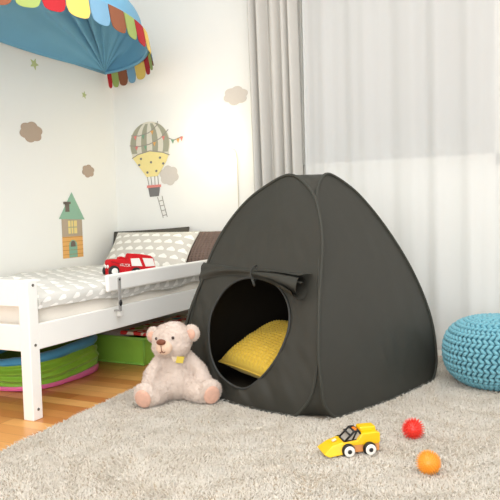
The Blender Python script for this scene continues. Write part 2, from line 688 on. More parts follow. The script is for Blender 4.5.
for k in (-.82, -.28, .28, .82):
    ys = [123.5 + (152.5 - 123.5) * i / 12 for i in range(13)]
    bp('stripe', [(envx(k - .14, y), y) for y in ys] + [(envx(k + .14, y), y) for y in ys[::-1]], STK['sage'], .0016)
bp('envelope_bottom', [(132, 156), (138, 153.5), (145, 151.5), (150, 151), (157, 151.5), (163, 153), (168.5, 155.5), (166, 162), (161, 170), (157, 176), (146, 176.5), (141, 169), (136, 162)], STK['yellow'], .0024)
for a, b in ((141, 158), (151, 162), (160, 158), (163, 164), (147, 172), (156, 171), (139, 164)):
    bp('dot', circ(a, b, 1.1, 1.2, 10), STK['grey'], .0032)
bline('rope', [(132, 157), (138, 153.5), (150, 150.6), (163, 153), (169.5, 156)], .006, STK['line'], .0032)
bline('bunting_line', [(132, 134), (140, 135), (150, 132.5), (158, 126), (159, 122)], .005, STK['line'], .0032)
bline('bunting_line', [(130, 144), (140, 145.5), (150, 144), (161, 139), (169, 131)], .005, STK['line'], .0032)
bline('bunting_line', [(168, 139), (174, 142), (182, 139)], .005, STK['line'], .0032)
for i, (a, b) in enumerate(((136, 135), (144, 134.5), (153, 131), (137, 145.5), (146, 145.5), (155, 142.5), (164, 137.5), (173, 141.5), (178, 141), (181.5, 139.5))):
    bp('pennant', [(a - 1.6, b), (a + 1.6, b - .4), (a + .2, b + 4)], STK[('pink', 'green', 'orange')[i % 3]], .004)
for x0, x1 in ((146.5, 148), (150, 151), (154, 154), (157, 157.5)):
    bline('rope', [(x0, 176), (x1, 186)], .005, STK['line'], .0008)
bp('basket', [(147, 187), (159, 186.5), (157.5, 196), (148.5, 196.5)], STK['grey'], .0016)
bp('basket_rim', [(146, 185), (160, 184.5), (160, 187), (146, 187.5)], STK['pink'], .0024)
bline('ladder_rail', [(156, 197), (158, 205), (161, 218)], .004, STK['line'], .0008)
bline('ladder_rail', [(160.5, 196), (162, 204), (165, 217)], .004, STK['line'], .0008)
for i in range(4):
    t_ = 0.2 + i * 0.23
    bline('rung', [(156 + 5 * t_, 197 + 21 * t_), (160.5 + 4.5 * t_, 196 + 21 * t_)], .004, STK['line'], .0008)

# ------------------------------------------------------------------ the bed
BW, BL, PW = 0.86, 1.66, 0.05
bed = thing('kids_bed', 'white wooden kids bed with guard rail along the left wall', 'bed', (0.44, -0.83, 0))
for x in (0.02, BW - PW):
    for y, h in ((-BL, 0.532), (-0.02 - PW, 0.44)):
        lg = MB().span((x, y, 0), (x + PW, y + PW, h), 0.0035).build('leg', WHITE, bed)
        if x > 0.5 and y < -1:
            for z in (0.512, 0.285, 0.04):
                MB().lathe([(0.0055, 0), (0.0055, 0.002), (0.003, 0.0025)], (BW, y + 0.027, z), 12, axis='x').build('bolt', BOLT, lg)
MB().span((0.0705, -BL + .0005, 0.432), (BW - PW + 0.001, -BL + 0.022, 0.5315), 0.003).build('footboard', WHITE, bed)
MB().span((0.0705, -BL + .0005, 0.262), (BW - PW + 0.001, -BL + 0.022, 0.362), 0.003).build('foot_rail', WHITE, bed)
MB().span((0.0705, -0.06, 0.262), (BW - PW, -0.04, 0.44), 0.003).build('headboard', WHITE, bed)
MB().span((BW - 0.0225, -BL + PW - .001, 0.265), (BW - .0005, -0.07, 0.362), 0.003).build('side_rail', WHITE, bed)
MB().span((0.022, -BL + PW, 0.265), (0.042, -0.07, 0.362), 0.003).build('side_rail', WHITE, bed)
sl = MB()
for i in range(13):
    sl.span((0.042, -BL + 0.06 + i * 0.118, 0.285), (BW - .0225, -BL + 0.13 + i * 0.118, 0.305), 0.002)
sl.build('slat_base', mat('pine slats', (214, 178, 130), .6, .08, 20), bed)
gr = MB().span((0.868, -1.225, 0.436), (0.888, -0.075, 0.5115), 0.008).build('guard_rail', WHITE, bed)
bk = MB().span((0.888, -1.162, 0.345), (0.892, -1.142, 0.495), 0.0015)
bk.span((0.8605, -1.16, 0.345), (0.892, -1.144, 0.352), 0.001)
bko = bk.build('guard_bracket', mat('zinc plate', (168, 166, 162), .4), bed)
MB().ell((0.894, -1.152, 0.382), (0.006, 0.009, 0.014)).build('bracket_knob', BLACKP, bko)
MB().ell((0.893, -1.152, 0.485), (0.004, 0.005, 0.005)).build('bracket_knob', BLACKP, bko)
MB().span((0.861, -1.145, 0.318), (0.884, -1.115, 0.352), 0.006).build('bracket_cap', mat('white plastic cap', (240, 238, 232), .4), bko)

# mattress
mt = MB()


def matt_fn(u, v):
    a = 2 * PI * u
    ca, sa = math.cos(a), math.sin(a)
    k = (abs(ca) ** 14 + abs(sa) ** 14) ** (-1 / 14)
    prof = [(0.0, 0.306), (0.96, 0.306), (1.0, 0.318), (1.0, 0.40), (1.0, 0.425), (0.975, 0.438), (0.9, 0.44), (0.0, 0.44)]
    f = v * 7
    i = min(int(f), 6)
    r = prof[i][0] + (prof[i + 1][0] - prof[i][0]) * (f - i)
    z = prof[i][1] + (prof[i + 1][1] - prof[i][1]) * (f - i)
    x = 0.44 + 0.395 * r * ca * k
    y = -0.835 + 0.765 * r * sa * k
    if r > .9:
        x += 0.004 * nz(y * 6, z * 30, 3)
    return (x, y, z)


tag(mt.grid(160, 29, matt_fn, wrap=True).build('mattress', SHEET), 'cream sheeted mattress lying in the white bed frame', 'mattress')

# duvet
DUV = cloud_mat('grey duvet cotton with white clouds', (216, 214, 207), (246, 244, 238), 0.085, 0.07, 0.6)


def duvet_fn(u, v):
    y = -1.6 + 1.3 * v
    s = u * 0.96
    if s < 0.82:
        x = 0.028 + s
        drop = 0
    else:
        t = (s - 0.82) / 0.14
        x = 0.848 + 0.008 * math.sin(min(1, t * 2) * PI / 2)
        drop = (1 - math.cos(min(1, t * 1.6) * PI / 2)) * 0.016 + (0.03 + 0.018 * min(1, max(0, (y + 1.3) / 0.25)) + 0.012 * nz(y * 5, 3)) * t
    hump = 0.042 * math.exp(-((y + 1.42) / 0.22) ** 2) * (0.6 + 0.4 * math.sin(4 * x)) * math.exp(-((x - 0.46) / 0.3) ** 2)
    edge = min(1, (y + 1.6) / 0.06, (-0.3 - y) / 0.06)
    wr = 0.012 * nz(x * 5, y * 5, 1) + 0.006 * nz(x * 12, y * 12, 4)
    th = 0.026 * max(0, edge) ** 0.5 * min(1, (s + .02) / 0.06)
    if drop == 0:
        roll = max(0, (s - 0.74) / 0.08)
        z = 0.444 + th + hump + max(-0.004, wr) * (1 - 0.5 * roll) - 0.01 * roll * roll
    else:
        z = 0.46 - drop + 0.004 * nz(y * 9, 2)
        x += 0.006 * nz(y * 8, 0) * min(1, t * 2)
        x = min(max(x, 0.842), 0.864)
        if y > -1.25:
            x = min(x, 0.862)
    return (x, y, z)


dv = MB().grid(90, 130, duvet_fn, lambda u, v: (u * 0.96, v * 1.3)).build('duvet', DUV)
m_ = dv.modifiers.new('thick', 'SOLIDIFY')
m_.thickness = 0.012
m_.offset = -1
tag(dv, 'rumpled grey duvet with white cloud print spread over the mattress', 'duvet')


def cushion(name, ax, ay, n, c, w, h, t, m, uvs=(1, 1), ribs=0, ribamp=0.0, nu=48, nv=40, puff=1.0, seed=0, parent=None, pinch=0.07, cross=0):
    """pillow: ax, ay unit axes in its plane, n its normal, c its centre"""
    ax, ay, n, c = Vector(ax), Vector(ay), Vector(n), Vector(c)
    mb = MB()
    for side in (1, -1):
        def fn(u, v, side=side):
            a, b = 2 * u - 1, 2 * v - 1
            px = a * w / 2 * (1 - pinch * (1 - b * b) * abs(a))
            py = b * h / 2 * (1 - pinch * (1 - a * a) * abs(b))
            th = t / 2 * (max(0, (1 - abs(a) ** 2.6)) * max(0, (1 - abs(b) ** 2.6))) ** 0.5
            th *= 1 + 0.14 * nz(a * 2.3 + seed, b * 2.3, side)
            e = min(1, 6 * (1 - max(abs(a), abs(b))))
            if ribs:
                th += ribamp * e * math.sin(b * PI * ribs)
                if cross:
                    th += ribamp * .7 * e * math.sin(a * PI * cross + (PI / 2 if int((b + 1) * ribs) % 2 else 0))
            return c + ax * px + ay * py + n * side * th
        mb.grid(nu, nv, fn, lambda u, v: (u * w, v * h), flip=(side < 0))
    # seam piping round the edge
    edge = []
    K = 20
    for q in range(4):
        for i in range(K):
            s = -1 + 2 * i / K
            a, b = ((s, -1), (1, s), (-s, 1), (-1, -s))[q]
            px = a * w / 2 * (1 - pinch * (1 - b * b) * abs(a))
            py = b * h / 2 * (1 - pinch * (1 - a * a) * abs(b))
            edge.append(c + ax * px + ay * py)
    mb.tube(edge, 0.004, 6, True)
    o = mb.build(name, m, parent)
    return o


PILC = cloud_mat('grey pillowcase cotton with white clouds', (212, 207, 197), (246, 244, 236), 0.074, 0.052, 0.0)
sl_ = Vector((0, 0.66, 0.75)).normalized()
tag(cushion('pillow', (1, 0, 0), sl_, Vector((1, 0, 0)).cross(sl_), (0.395, -0.225, 0.543), 0.585, 0.29, 0.11, PILC, seed=2, pinch=0.05), 'grey pillow with white cloud print leaning at the bed head', 'pillow')
sd = Vector((0, 0.05, 0.17)).normalized()
DKC = mat('dark grey cushion fabric', (92, 88, 80), 0.9, 0.1, 60, 0.3, 200, spec=0.1)
tag(cushion('cushion', (1, 0, 0.045), sd, Vector((1, 0, 0)).cross(sd), (0.285, -0.075, 0.553), 0.56, 0.235, 0.06, DKC, seed=5, pinch=0.03), 'dark grey cushion peeking over the cloud-print pillow against the wall', 'cushion')
BRC = mat('brown ribbed corduroy', (126, 108, 98), 0.9, 0.15, 50, 0.3, 120, spec=0.1)
sb_ = Vector((0.02, 0.12, 0.17)).normalized()
bx_ = Vector((0.985, 0.17, 0)).normalized()
nb_ = bx_.cross(sb_).normalized()
tag(cushion('cushion', sb_, -bx_, nb_, (0.765, -0.125, 0.555), 0.235, 0.30, 0.1, BRC, ribs=13, ribamp=0.004, seed=9, nu=60, nv=140, cross=16, pinch=0.03), 'brown ribbed cushion between the cloud-print pillow and the tent', 'cushion')

# ------------------------------------------------------------------ red toy truck
RED = mat('red felt', (204, 28, 36), 0.7, 0.06, 60, 0.2, 200, spec=0.2)
TWH = mat('white felt', (240, 236, 230), 0.8)
t_rear, t_front = Vector((0.70, -0.62, 0.472)), Vector((0.585, -0.875, 0.462))
tk = thing('toy_truck', 'red soft toy truck sitting on the bed behind the guard rail', 'toy', tuple(t_front), math.atan2(t_rear.y - t_front.y, t_rear.x - t_front.x))
TS = (t_rear - t_front).length / 49.5
ta = lambda x: (x - 104.5) * TS
th_ = lambda x, y: (277.3 - 0.1875 * (x - 104.5) - y) * 0.0052 + 0.008
tp = lambda pts: [(ta(x), th_(x, y)) for x, y in pts]
onl = lambda a, b, d: (a, -d, b)       # d grows towards the open side of the bed
side = [(0.018, 0.004), (.282, 0.004)] + tp([(154, 265), (152, 255.3), (149, 253.2), (139, 252.8), (129, 253.4), (126.5, 260), (117, 260.4), (113, 261), (109, 261.8), (107.5, 264)])
body = MB().prism(side, onl, -0.028, 0.028).build('body', RED, tk, world=False)
bv = body.modifiers.new('soft', 'BEVEL')
bv.width = 0.008
bv.segments = 3
bv.limit_method = 'ANGLE'
for d0, d1 in ((.028, .0305), (-.0305, -.028)):
    MB().prism(tp([(128, 258.5), (129, 265.5), (139.5, 264.5), (136.5, 257)]), onl, d0, d1).build('window', TWH, tk, world=False)
    MB().prism(tp([(140, 256.5), (143, 264.5), (152.5, 263), (150.5, 255.8)]), onl, d0, d1).build('window', TWH, tk, world=False)
for x, hh in ((111, .026), (133, .008)):
    for s_ in (1, -1):
        w_ = MB().lathe([(0.026, -.008), (0.029, -.004), (0.029, .004), (0.024, .008)], (ta(x), -s_ * .032, hh), 24, axis='y').build('wheel', BLACKP, tk, world=False)
        MB().lathe([(0.017, -.002), (0.017, .002), (.013, .003)], (ta(x), -s_ * .041, hh), 20, axis='y').build('hub', TWH, w_, world=False)
MB().prism(tp([(109, 263.2), (124, 265.4), (124, 266), (109, 263.9)]), onl, .028, .0295).build('trim_line', mat('dark red thread', (150, 20, 28), .8), tk, world=False)
MB().prism(tp([(118, 260.6), (125, 260.2), (124, 258), (121, 257.4), (118.5, 258.6)]), onl, -.012, .012).build('steering_wheel', RED, tk, world=False)
MB().ell((0.014, 0.012, .05), (.005, .008, .009)).build('headlight', TWH, tk, world=False)
MB().ell((0.014, -0.012, .05), (.005, .008, .009)).build('headlight', TWH, tk, world=False)
fc = bpy.data.curves.new('lettering', 'FONT')
fc.body = 'TRUCK'
fc.size = 0.019
fc.extrude = 0.0006
tx = bpy.data.objects.new('tmp_lettering', fc)
C.objects.link(tx)
bpy.context.view_layer.update()
me = bpy.data.meshes.new_from_object(tx.evaluated_get(bpy.context.evaluated_depsgraph_get()))
bpy.data.objects.remove(tx)
me.materials.clear()
me.materials.append(TWH)
ca, sa = math.cos(-0.12), math.sin(-0.12)
for v in me.vertices:
    a, b, d = v.co
    v.co = Vector((.068 + a * ca - b * sa, -.0288 - d, .050 + a * sa + b * ca))
lt = bpy.data.objects.new('lettering', me)
C.objects.link(lt)
lt.parent = tk

# ------------------------------------------------------------------ storage under the bed
tub = thing('storage_tub', 'soft blue and green fabric tub with pink base under the bed', 'storage tub', (0.345, -1.10, 0))
BLU = mat('blue nylon', (78, 160, 204), 0.45, 0.08, 30, 0.25, 30, sheen=.2)
GRN = mat('green nylon', (134, 184, 54), 0.42, 0.1, 30, 0.3, 30, sheen=.2)
PNK = mat('pink nylon', (240, 124, 178), 0.5, 0.06, 30, 0.2, 40)
TC = (0.335, -1.11, 0)


def tubring(z0, z1, r0, bulge, n=90, m=10, wr=0.004, seed=0, a0=0.0, a1=2 * PI, ex=2.9, off=0.0):
    def fn(u, v):
        a = a0 + (a1 - a0) * u
        ca, sa = math.cos(a), math.sin(a)
        k = (abs(ca) ** ex + abs(sa) ** ex) ** (-1 / ex)
        r = r0 + bulge * math.sin(PI * v) + off + wr * nz(ca * 5 + seed, sa * 5, v * 4)
        return (TC[0] + (r - .0) * ca * k, TC[1] + 1.12 * r * sa * k, z0 + (z1 - z0) * v + 0.25 * wr * nz(ca * 4, sa * 4, seed))
    return fn


wrapall = dict(wrap=True)
MB().grid(90, 10, tubring(0.004, 0.04, 0.246, 0.008), wrap=True).lathe([(0.0, 0.006), (0.25, 0.005)], TC, 60, exps=2.9, sy=1.12, cap=False).build('base', PNK, tub)
MB().grid(90, 14, tubring(0.03, 0.125, 0.243, 0.006), wrap=True).build('wall', BLU, tub)


def rim_fn(u, v):
    a, b = 2 * PI * u, 2 * PI * v
    ca, sa = math.cos(a), math.sin(a)
    k = (abs(ca) ** 2.9 + abs(sa) ** 2.9) ** (-1 / 2.9)
    r = 0.230 + 0.024 * math.cos(b) + 0.004 * nz(ca * 6, sa * 6, b)
    z = 0.132 + 0.024 * math.sin(b) + 0.026 * (ca * 0.75 + sa * 0.75) + 0.004 * nz(ca * 4, sa * 4, 5)
    return (TC[0] + r * ca * k, TC[1] + 1.12 * r * sa * k, z)


MB().grid(90, 16, rim_fn, wrap=True).build('rim', BLU, tub)
MB().grid(80, 8, lambda u, v: (TC[0] + (0.222 - .12 * v) * math.cos(2 * PI * u), TC[1] + 1.12 * (0.222 - .12 * v) * math.sin(2 * PI * u), 0.125 + 0.02 * (math.cos(2*PI*u) + math.sin(2*PI*u)) * (1 - v) - 0.05 * math.sin(v * PI / 2) + .01 * nz(6 * u, 5 * v)), wrap=True).lathe([(0, .076), (0.103, .075)], TC, 60, sy=1.12, cap=False).build('lining', mat('dark green lining', (92, 126, 48), .7, .1, 20), tub)


def pleat_fn(u, v):
    a = -1.58 + 2.28 * u
    ca, sa = math.cos(a), math.sin(a)
    k = (abs(ca) ** 2.9 + abs(sa) ** 2.9) ** (-1 / 2.9)
    end = min(1, u * 14, (1 - u) * 10)
    r = 0.252 + 0.016 * math.sin(PI * v) * end + 0.006 * math.sin(v * PI * 6 + 2.5 * math.sin(5 * u)) * end + 0.006 * nz(8 * u, 5 * v, 2)
    z = 0.026 + 0.098 * v + (0.5 - v) * .02 * (1 - end) + 0.012 * (ca + sa) * v
    return (TC[0] + r * ca * k, TC[1] + 1.12 * r * sa * k, z)


MB().grid(120, 40, pleat_fn).build('pleated_side', GRN, tub)

bag = thing('storage_bag', 'bright green rectangular fabric bag under the bed, behind the tub', 'storage bag', (0.42, -0.45, 0))
BGR = mat('bright green fabric', (150, 206, 74), 0.6, 0.08, 25, 0.2, 30)
bb = MB()


def bag_side(p0, p1, bul, seed):
    p0, p1 = Vector(p0), Vector(p1)
    d = (p1 - p0).normalized()
    n = Vector((d.y, -d.x, 0))

    def fn(u, v):
        p = p0.lerp(p1, u)
        k = bul * math.sin(PI * u) * math.sin(PI * min(1, v * 1.0)) + 0.008 * nz(u * 5, v * 3, seed) * math.sin(PI * u)
        return p + n * k + Vector((0, 0, 0.002 + 0.134 * v + 0.006 * nz(u * 4, seed) * v))
    return fn


cs = [(0.10, -0.735, 0), (0.712, -0.745, 0), (0.712, -0.2, 0), (0.10, -0.2, 0)]
for i in range(4):
    bb.grid(40, 12, bag_side(cs[i], cs[(i + 1) % 4], 0.012, i))
bb.grid(2, 2, lambda u, v: (0.10 + .612 * u, -0.74 + .54 * v, 0.003))
bb.build('body', BGR, bag)
hm = MB()
hm.tube([(x, y, 0.135) for x, y, _ in cs], 0.008, 8, True)
hm.tube([(0.712, -0.745, 0.004), (0.714, -0.747, 0.07), (0.712, -0.745, 0.135)], 0.006, 8)
hm.tube([(0.10, -0.736, 0.006), (0.712, -0.746, 0.006)], 0.006, 8)
hm.build('piping', mat('light green piping', (140, 196, 76), .6), bag)
cl = MB().grid(50, 40, lambda u, v: (0.13 + .44 * u, -0.72 + .48 * v, 0.134 + 0.055 * max(0, math.sin(PI * u)) ** .5 * max(0, math.sin(PI * v)) ** .4 + .008 * nz(u * 9, v * 3, 2) * math.sin(PI * u)))
co_ = cl.build('folded_cloth', mat('grey striped cloth', (204, 198, 192), .9, .12, 14))
sd_ = co_.modifiers.new('thick', 'SOLIDIFY')
sd_.thickness = 0.01
tag(co_, 'grey folded cloth heaped in the bright green bag', 'cloth')
pm = thing('play_mat', 'cream folded play mat with red and green print on the green bag', 'play mat', (0.64, -0.48, 0.15))
MB().span((0.56, -0.74, 0.150), (0.736, -0.2, 0.168), 0.006).build('mat', mat_print(), pm)
MB().span((0.733, -0.725, 0.151), (0.744, -0.22, 0.16), 0.003).build('edging', mat('red edging', (186, 48, 46), .7), pm)

# ------------------------------------------------------------------ canopy over the bed
cn = thing('bed_canopy', 'blue fabric bed canopy with multicoloured scalloped valance in the corner', 'canopy', (0.02, -0.85, 1.66))
CBL = mat('blue canopy cotton', (112, 172, 204), 0.7, 0.04, 10, 0.1, 120, sheen=.1)
hoop = catmull([(0.02, -0.09, 1.65), (0.095, -0.095, 1.652), (0.215, -0.12, 1.657), (0.37, -0.2, 1.664), (0.515, -0.34, 1.672), (0.623, -0.5, 1.676), (0.708, -0.65, 1.677), (0.78, -0.85, 1.677),
                (0.82, -1.05, 1.675), (0.81, -1.25, 1.68), (0.75, -1.42, 1.685), (0.61, -1.58, 1.685), (0.42, -1.69, 1.685), (0.2, -1.74, 1.685), (0.02, -1.75, 1.685)], 8, False)
arc = [0.0]
for a, b in zip(hoop[:-1], hoop[1:]):
    arc.append(arc[-1] + (b - a).length)


def hoop_at(s):
    s = min(max(s, 0), arc[-1] - 1e-6)
    i = max(k for k in range(len(arc) - 1) if arc[k] <= s)
    f = (s - arc[i]) / (arc[i + 1] - arc[i])
    return hoop[i].lerp(hoop[i + 1], f), (hoop[i + 1] - hoop[i]).normalized()


Qc = Vector((0.02, -0.095, 1.647))


def dome(u, v):
    s = arc[-1] * (0.0 + 1.0 * u)
    B, _ = hoop_at(s)
    r = v
    p = Qc.lerp(B, r)
    rise = (1 - r ** 6) * r ** 0.8
    prof = math.sin(PI * min(1, u * 1.0)) ** 0.6
    fold = (0.075 * math.exp(-((u - 0.665 - 0.02 * r) / 0.016) ** 2) - 0.05 * math.exp(-((u - 0.70) / 0.018) ** 2) + 0.06 * math.exp(-((u - 0.745) / 0.02) ** 2) + 0.04 * math.exp(-((u - 0.83) / 0.03) ** 2) + 0.04 * math.exp(-((u - 0.58) / 0.025) ** 2) + 0.03 * nz(u * 12, r * 1.5)) * r * (1 - r) * 2.4
    sag = 0.03 * nz(u * 3, r * 2, 7) * r * (1 - r) * 4
    return p + Vector((0, 0, 0.40 * rise * prof * (1 - .25 * r) + fold + sag)) * min(1, 12 * (1 - r)) if r < 1 else p


o = MB().grid(180, 36, dome).build('roof', CBL, cn)
sd_ = o.modifiers.new('thick', 'SOLIDIFY')
sd_.thickness = 0.003
MB().tube(hoop, 0.011, 10).build('hoop', CBL, cn)
MB().tube([(0.016, -0.085, 1.65), (0.016, -0.9, 1.685), (0.016, -1.75, 1.69)], 0.011, 8).build('wall_batten', CBL, cn)
FL = [mat('canopy ' + n, c, .8, .03, 40, .05, 200) for n, c in (('red', (184, 34, 42)), ('green', (160, 178, 100)), ('brown', (146, 88, 60)), ('pale blue', (124, 168, 196)), ('yellow', (240, 204, 106)))]
CUT = [0.0, 0.034, 0.088, 0.165, 0.25, 0.385, 0.49, 0.59, 0.69, 0.83, 1.02, 1.165, 1.29, 1.423, 1.545, 1.666, 1.765, 1.868, 1.975, 2.09, 2.2, 2.31, 2.42, 2.53]
CUT = [c - 0.03 if c > 0.8 else c for c in CUT]
for k in range(len(CUT) - 1):
    mb = MB()
    s0, FW = CUT[k], CUT[k + 1] - CUT[k]
    NU, NV = 14, 12
    pts = {}

    def flap(u, v, off):
        s = s0 + FW * (0.02 + 0.96 * u)
        p, t = hoop_at(s)
        n = Vector((t.y, -t.x, 0)) * -1
        e = abs(2 * u - 1)
        ln = 0.11 * (1 - 0.34 * (1 - math.sqrt(max(0, 1 - e ** 2.6))))
        out = 0.012 + 0.012 * v + 0.006 * math.sin(PI * u) * v
        return p + n * (-out if False else out + off) + Vector((0, 0, 0.016 - ln * v))
    for off, fl_ in ((0.0, False), (-0.0025, True)):
        mb.grid(NU, NV, lambda u, v, off=off: flap(u, v, off), flip=fl_)
    mb.build('scallop', FL[k % 5], cn)

# ------------------------------------------------------------------ the tent
TV = [1.631764, -0.789722, -0.299303, 0.382936, 0.415542, 0.912892, 0.113166, 0.037447, 0.0677798]
WIDF = [0.593302, 0.815545, 0.912847, 0.921288, 0.852441, 0.750628, 0.560912, 0.332485]
WIDS = [0.714709, 0.944369, 0.984240, 0.961250, 0.818769, 0.617992, 0.432460, 0.263227]
TT = [0, .06, .15, .3, .5, .7, .85, .94, 1.0]


def to3(k, u, t):
    cx, cy, th, sa, sb, H, top, bul, conv = TV
    ang = th + k * PI / 2
    a = Vector((math.cos(ang), math.sin(ang), 0))
    b = Vector((-math.sin(ang), math.cos(ang), 0))
    dist, wid = (sb, sa) if k % 2 == 0 else (sa, sb)
    tt = max(t, 0)
    d = dist + (top - dist) * tt + conv * 4 * tt * (1 - tt)
    d += bul * (1 - min(1.5, u * u)) * (1 - tt)
    return Vector((cx, cy, 0)) + a * (u * wid) - b * d + Vector((0, 0, max(0.0125, H * t)))


def outward(k):
    ang = TV[2] + k * PI / 2
    return Vector((math.sin(ang), -math.cos(ang), 0.42)).normalized()


def half(k, n=8):
    w = (WIDF if k == 0 else WIDS if k % 2 else [.59, .80, .88, .87, .74, .56, .39, .24]) + [0.0]
    pts = [(0.0, 0.0)] + [(w[i], TT[i]) for i in range(9)]
    full = pts + [(-a, b) for a, b in pts[1:-1]][::-1]
    cur = [(p.x, p.y) for p in catmull([Vector((a, b, 0)) for a, b in full], n)]
    right = cur[n:n * 9 + 1]
    return cur, right


tent = thing('play_tent', 'charcoal pop-up play tent with round opening standing on the rug', 'tent', (TV[0], TV[1], 0))
HOLE = [(-.549, .287), (-.560, .38), (-.430, .481), (-.247, .532), (-.02, .548), (.285, .527), (.459, .476), (.545, .41), (.55, .331), (.45, .227), (.26, .135), (.043, .086), (-.263, .115), (-.46, .19)]


def hit(poly, c, ang):
    dx, dy = math.cos(ang), math.sin(ang)
    best = None
    n = len(poly)
    for i in range(n):
        x1, y1 = poly[i][0] - c[0], poly[i][1] - c[1]
        x2, y2 = poly[(i + 1) % n][0] - c[0], poly[(i + 1) % n][1] - c[1]
        ex, ey = x2 - x1, y2 - y1
        den = dx * ey - dy * ex
        if abs(den) < 1e-12:
            continue
        t = (x1 * ey - y1 * ex) / den
        s = (x1 * dy - y1 * dx) / den
        if t > 0 and -1e-9 <= s <= 1 + 1e-9 and (best is None or t > best):
            best = t
    return best


def panel_mesh(k, hole, off, wr):
    cur, _ = half(k)
    outp = [(a * 1.0, b * 2.3) for a, b in cur]
    cen = (0.0, 0.31 * 2.3) if hole else (0.0, 0.42 * 2.3)
    hp_ = [(p.x, p.y * 2.3) for p in catmull([Vector((a, b, 0)) for a, b in HOLE], 6)] if hole else None
    N, K = 176, 18
    vs, fs = [], []
    on = outward(k)
    for j in range(K + 1):
        f = j / K
        for i in range(N):
            ang = 2 * PI * i / N
            R1 = hit(outp, cen, ang)
            R0 = hit(hp_, cen, ang) if hole else 0.002
            r = R0 + (R1 - R0) * f
            u, t = cen[0] + r * math.cos(ang), (cen[1] + r * math.sin(ang)) / 2.3
            p = to3(k, u, t)
            e = math.sin(PI * min(1, max(0.02, f))) if not hole else math.sin(PI * (0.15 + 0.85 * f))
            low = max(0, 1 - t * 2.2)
            w = wr * e * (0.25 + low) * (nz(p.x * 9, p.y * 9, p.z * 5) + .6 * nz(p.x * 22 + p.z * 14, p.y * 22, p.z * 6))
            vs.append(p + on * (w - off))
    for j in range(K):
        for i in range(N):
            fs.append((j * N + i, j * N + (i + 1) % N, (j + 1) * N + (i + 1) % N, (j + 1) * N + i))
    if off > 0:
        fs = [f[::-1] for f in fs]
    return MB().add(vs, fs)


peaks = []
for k in range(4):
    hole = (k == 0)
    pn = panel_mesh(k, hole, 0.0, 0.020 if hole else 0.006).build('front_panel' if hole else ('back_panel' if k == 2 else 'side_panel'), TENT, tent)
    panel_mesh(k, hole, 0.007, 0.020 if hole else 0.006).build('lining', LINING, pn)
    cur, right = half(k)
    ring = [to3(k, a, b) + outward(k) * 0.002 for a, b in cur]
    MB().tube(ring, 0.0062, 8, True).build('wire_binding', BIND, pn)
    if hole:
        hc = catmull([Vector((a, b, 0)) for a, b in HOLE], 6)
        MB().tube([to3(0, p.x, p.y) + outward(0) * 0.001 for p in hc], 0.005, 8, True).build('opening_binding', mat('charcoal binding', (52, 53, 51), .6), pn)
    peaks.append(to3(k, 0, 1.0))
    # fabric gore that joins this panel to the next
    k2 = (k + 1) % 4
    _, r1 = half(k)
    _, rr2 = half(k2)
    L1 = [to3(k, a, b) for a, b in r1]
    L2 = [to3(k2, -a, b) for a, b in rr2]
    mb = MB()
    nseg = 12
    axis_in = (outward(k) + outward(k2))
    axis_in.z = 0
    axis_in.normalize()

    def gore(u, v, L1=L1, L2=L2, off=0.0):
        i = min(int(v * (len(L1) - 1)), len(L1) - 2)
        f = v * (len(L1) - 1) - i
        a = L1[i].lerp(L1[i + 1], f)
        b = L2[i].lerp(L2[i + 1], f)
        p = a.lerp(b, u)
        gap = (a - b).length
        dip = 0.16 * gap * math.sin(PI * u) * (1 - .7 * v)
        p -= axis_in * (dip + off)
        p += axis_in * 0.006 * math.sin(PI * u) * nz(p.x * 30, p.y * 30, p.z * 18)
        return p
    go = mb.grid(nseg, 65, gore).build('corner_gore', TENT, tent)
    MB().grid(nseg, 65, lambda u, v: gore(u, v, off=0.006), flip=True).build('lining', LINING, go)
MB().add(peaks + [p - Vector((0, 0, 0.004)) for p in peaks], [(0, 1, 2, 3), (7, 6, 5, 4), (0, 4, 5, 1), (1, 5, 6, 2), (2, 6, 7, 3), (3, 7, 4, 0)], smooth=False).build('top_patch', TENT, tent)
fl = []
for k in range(4):
    w0 = (WIDF if k % 2 == 0 else WIDS)[0]
    for i in range(9):
        p = to3(k, -w0 + 2 * w0 * i / 8, 0)
        p = Vector((TV[0], TV[1], 0)) + (p - Vector((TV[0], TV[1], 0))) * 0.985
        fl.append((p.x, p.y, 0.026))
MB().add(fl + [(x, y, 0.021) for x, y, z in fl], [tuple(range(36)), tuple(range(71, 35, -1))] + [(i, 36 + i, 36 + (i + 1) % 36, (i + 1) % 36) for i in range(36)], smooth=False).build('groundsheet', LINING, tent)

# rolled-up door flap
on0 = outward(0)
fd = bpy.data.objects.new('door_flap', None)


def fp(u, t, o_=0.0):
    return to3(0, u, t) + on0 * o_


fm = MB()
# flat gathered band on the left


def band(u, v):
    a = -0.88 + 0.90 * u
    top = 0.60 - 0.02 * u
    bot = 0.515 + 0.032 * u + 0.018 * math.sin(PI * u)
    t = top + (bot - top) * v
    th = 0.004 + 0.013 * math.sin(PI * min(1, v * 1.05)) * (0.6 + 0.4 * math.sin(PI * u)) + 0.006 * math.sin(v * 9 + 5 * u) * v * (1 - v) * 3
    return fp(a, t, th)


fm.grid(50, 16, band)
